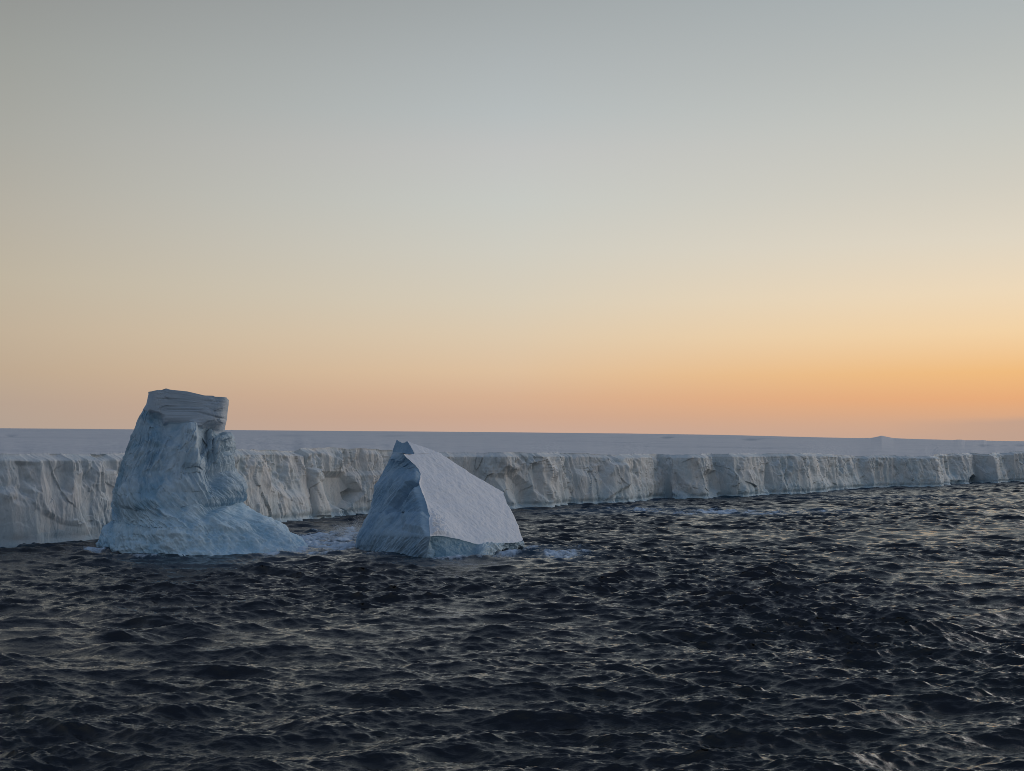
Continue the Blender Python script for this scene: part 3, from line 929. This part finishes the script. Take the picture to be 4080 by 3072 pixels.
def spray(clusters):
    pts, rad = [], []
    for (cx, cy, Yd, rx, rz, n) in clusters:
        c = at_depth(cx, cy, Yd * K)
        a = rng.normal(size=(n, 3)) * np.array([rx, 1.2, rz])
        p = c + a
        keep = (p[:, 2] > 0) & (fbm(p[:, 0] / 1.6, p[:, 1] / 1.6, p[:, 2] / 1.2, 3) > -0.15)
        pts.append(p[keep])
    p = np.concatenate(pts)
    r = rng.uniform(0.015, 0.05, len(p))[:, None, None]
    base = np.array([(1, 0, 0), (-1, 0, 0), (0, 1, 0), (0, -1, 0), (0, 0, 1), (0, 0, -1)], float)
    tri = np.array([(0, 2, 4), (2, 1, 4), (1, 3, 4), (3, 0, 4), (2, 0, 5), (1, 2, 5), (3, 1, 5), (0, 3, 5)])
    V_ = (p[:, None, :] + base[None] * r).reshape(-1, 3)
    T_ = (tri[None] + 6 * np.arange(len(p))[:, None, None]).reshape(-1, 3)
    o = mesh_object('sea_spray', V_, T_, M_spray)
    o['kind'] = 'stuff'
    return o


spray([(1395, 2118, 219, 2.0, 0.9, 5000), (1360, 2112, 221, 1.2, 0.8, 2500), (1425, 2095, 216, 0.8, 1.4, 2000), (1300, 2140, 217, 2.5, 0.4, 2000)])

# ------------------------------------------------------------------ sky, sun
def lin(c):
    return tuple(((x / 255) / 12.92 if x / 255 <= 0.04045 else ((x / 255 + 0.055) / 1.055) ** 2.4) for x in c)


def elev(y):
    return math.degrees(PITCH + math.atan((Hh / 2 - y) / F))


def pos(e):
    return math.sqrt(max(e, 0) / 90)


zen = [(34, None), (50, (114, 130, 154)), (90, (88, 107, 140))]
left = [(0, (142, 145, 143)), (300, (155, 158, 152)), (600, (167, 167, 158)), (900, (181, 174, 158)), (1150, (192, 178, 153)), (1350, (197, 174, 144)), (1500, (194, 166, 135)), (1620, (186, 159, 137)), (1710, (182, 158, 139))]
cent = [(0, (158, 166, 168)), (250, (170, 178, 180)), (450, (179, 187, 188)), (600, (190, 192, 190)), (800, (196, 199, 192)), (1000, (206, 202, 187)), (1200, (216, 202, 176)), (1330, (223, 198, 163)), (1480, (227, 188, 145)), (1580, (221, 172, 133)), (1660, (212, 164, 133)), (1712, (207, 165, 141))]
rght = [(0, (165, 175, 178)), (300, (180, 185, 182)), (550, (194, 196, 188)), (800, (209, 203, 187)), (1000, (224, 211, 187)), (1200, (241, 213, 172)), (1350, (249, 206, 148)), (1500, (251, 183, 104)), (1600, (244, 166, 102)), (1690, (218, 162, 124)), (1740, (206, 160, 132))]
back = [(None, 0, (140, 142, 150)), (None, 5, (158, 154, 158)), (None, 12, (158, 164, 172)), (None, 25, (141, 157, 174))]
w = bpy.data.worlds.new('World')
bpy.context.scene.world = w
w.use_nodes = True
nt = w.node_tree
bg = nt.nodes['Background']
tc = N(nt, 'ShaderNodeTexCoord')
sep = N(nt, 'ShaderNodeSeparateXYZ')
nt.links.new(tc.outputs['Generated'], sep.inputs[0])
x_, y_, z_ = sep.outputs
el = math_n(nt, 'DEGREES' if False else 'ARCSINE', math_n(nt, 'MAXIMUM', z_, 0.0))
fac = math_n(nt, 'SQRT', math_n(nt, 'DIVIDE', el, math.pi / 2))
hl = math_n(nt, 'SQRT', math_n(nt, 'ADD', math_n(nt, 'ADD', math_n(nt, 'MULTIPLY', x_, x_), math_n(nt, 'MULTIPLY', y_, y_)), 1e-6))
dot = math_n(nt, 'DIVIDE', math_n(nt, 'ADD', math_n(nt, 'MULTIPLY', x_, math.sin(SUN_AZ)), math_n(nt, 'MULTIPLY', y_, math.cos(SUN_AZ))), hl)


SOFT = 0.24


def sky_ramp(stops):
    st = []
    for it in stops:
        e, c_ = (elev(it[0]), it[1]) if len(it) == 2 else (it[1], it[2])
        lum = 0.3 * c_[0] + 0.59 * c_[1] + 0.11 * c_[2]
        st.append((pos(e), lin(tuple(min(255, (x + SOFT * (lum - x)) * 1.01) for x in c_))))
    st += [(pos(50), lin(zen[1][1])), (1.0, lin(zen[2][1]))]
    st.sort(key=lambda t: t[0])
    return ramp(nt, fac, st)


def maprange(v, a, b_):
    m = N(nt, 'ShaderNodeMapRange', clamp=True)
    m.inputs[1].default_value, m.inputs[2].default_value = a, b_
    nt.links.new(v, m.inputs[0])
    return m.outputs[0]


a30 = math.atan((W / 2) / F)
dl, dc, dr = math.cos(SUN_AZ + a30), math.cos(SUN_AZ), math.cos(SUN_AZ - a30)
colr = mix(nt, maprange(dot, -0.9, dl), sky_ramp(back), sky_ramp(left))
colr = mix(nt, maprange(dot, dl, dc), colr, sky_ramp(cent))
colr = mix(nt, maprange(dot, dc, dr), colr, sky_ramp(rght))
# thin grey cloud bank low over the horizon on the sunset side
cn = N(nt, 'ShaderNodeTexNoise', Scale=9.0, Detail=4.0)
mp = N(nt, 'ShaderNodeMapping')
mp.inputs['Scale'].default_value = (1, 1, 5)
nt.links.new(tc.outputs['Generated'], mp.inputs['Vector'])
nt.links.new(mp.outputs['Vector'], cn.inputs['Vector'])
hgt = math_n(nt, 'ADD', math_n(nt, 'MULTIPLY', cn.outputs['Fac'], 0.012), 0.0175)
bank = math_n(nt, 'MULTIPLY', math_n(nt, 'SUBTRACT', hgt, z_), 260.0, clamp=True)
bank = math_n(nt, 'MULTIPLY', bank, maprange(dot, math.cos(SUN_AZ - 0.74 * a30), math.cos(SUN_AZ - 0.98 * a30)))
colr = mix(nt, math_n(nt, 'MULTIPLY', bank, 0.6), colr, lin((186, 158, 142)))
nt.links.new(colr, bg.inputs['Color'])
bg.inputs['Strength'].default_value = 1.0

sl = bpy.data.lights.new('sun', 'SUN')
sl.energy = 1.1
sl.angle = math.radians(60)
sl.color = (1.0, 0.91, 0.86)
so = bpy.data.objects.new('sun', sl)
COL.objects.link(so)
se = math.radians(9)
so.rotation_euler = (math.pi / 2 - se, 0, -SUN_AZ - math.radians(21) + math.pi)

# ------------------------------------------------------------------ camera, view
cd = bpy.data.cameras.new('camera')
cam = bpy.data.objects.new('camera', cd)
COL.objects.link(cam)
cam.location = (0, 0, EYE)
cam.rotation_euler = (math.pi / 2 + PITCH, 0, 0)
cd.sensor_width = 36
cd.lens = 36 * F / W
cd.clip_end = 60000
sc = bpy.context.scene
sc.camera = cam
sc.view_settings.view_transform = 'Standard'
sc.view_settings.look = 'None'
sc.view_settings.exposure = 0
sc.render.engine = 'CYCLES'
sc.cycles.max_bounces = 6
sc.cycles.use_denoising = True
sc.cycles.denoising_prefilter = 'ACCURATE'
sc.cycles.pixel_filter_type = 'BLACKMAN_HARRIS'
sc.cycles.filter_width = 0.9
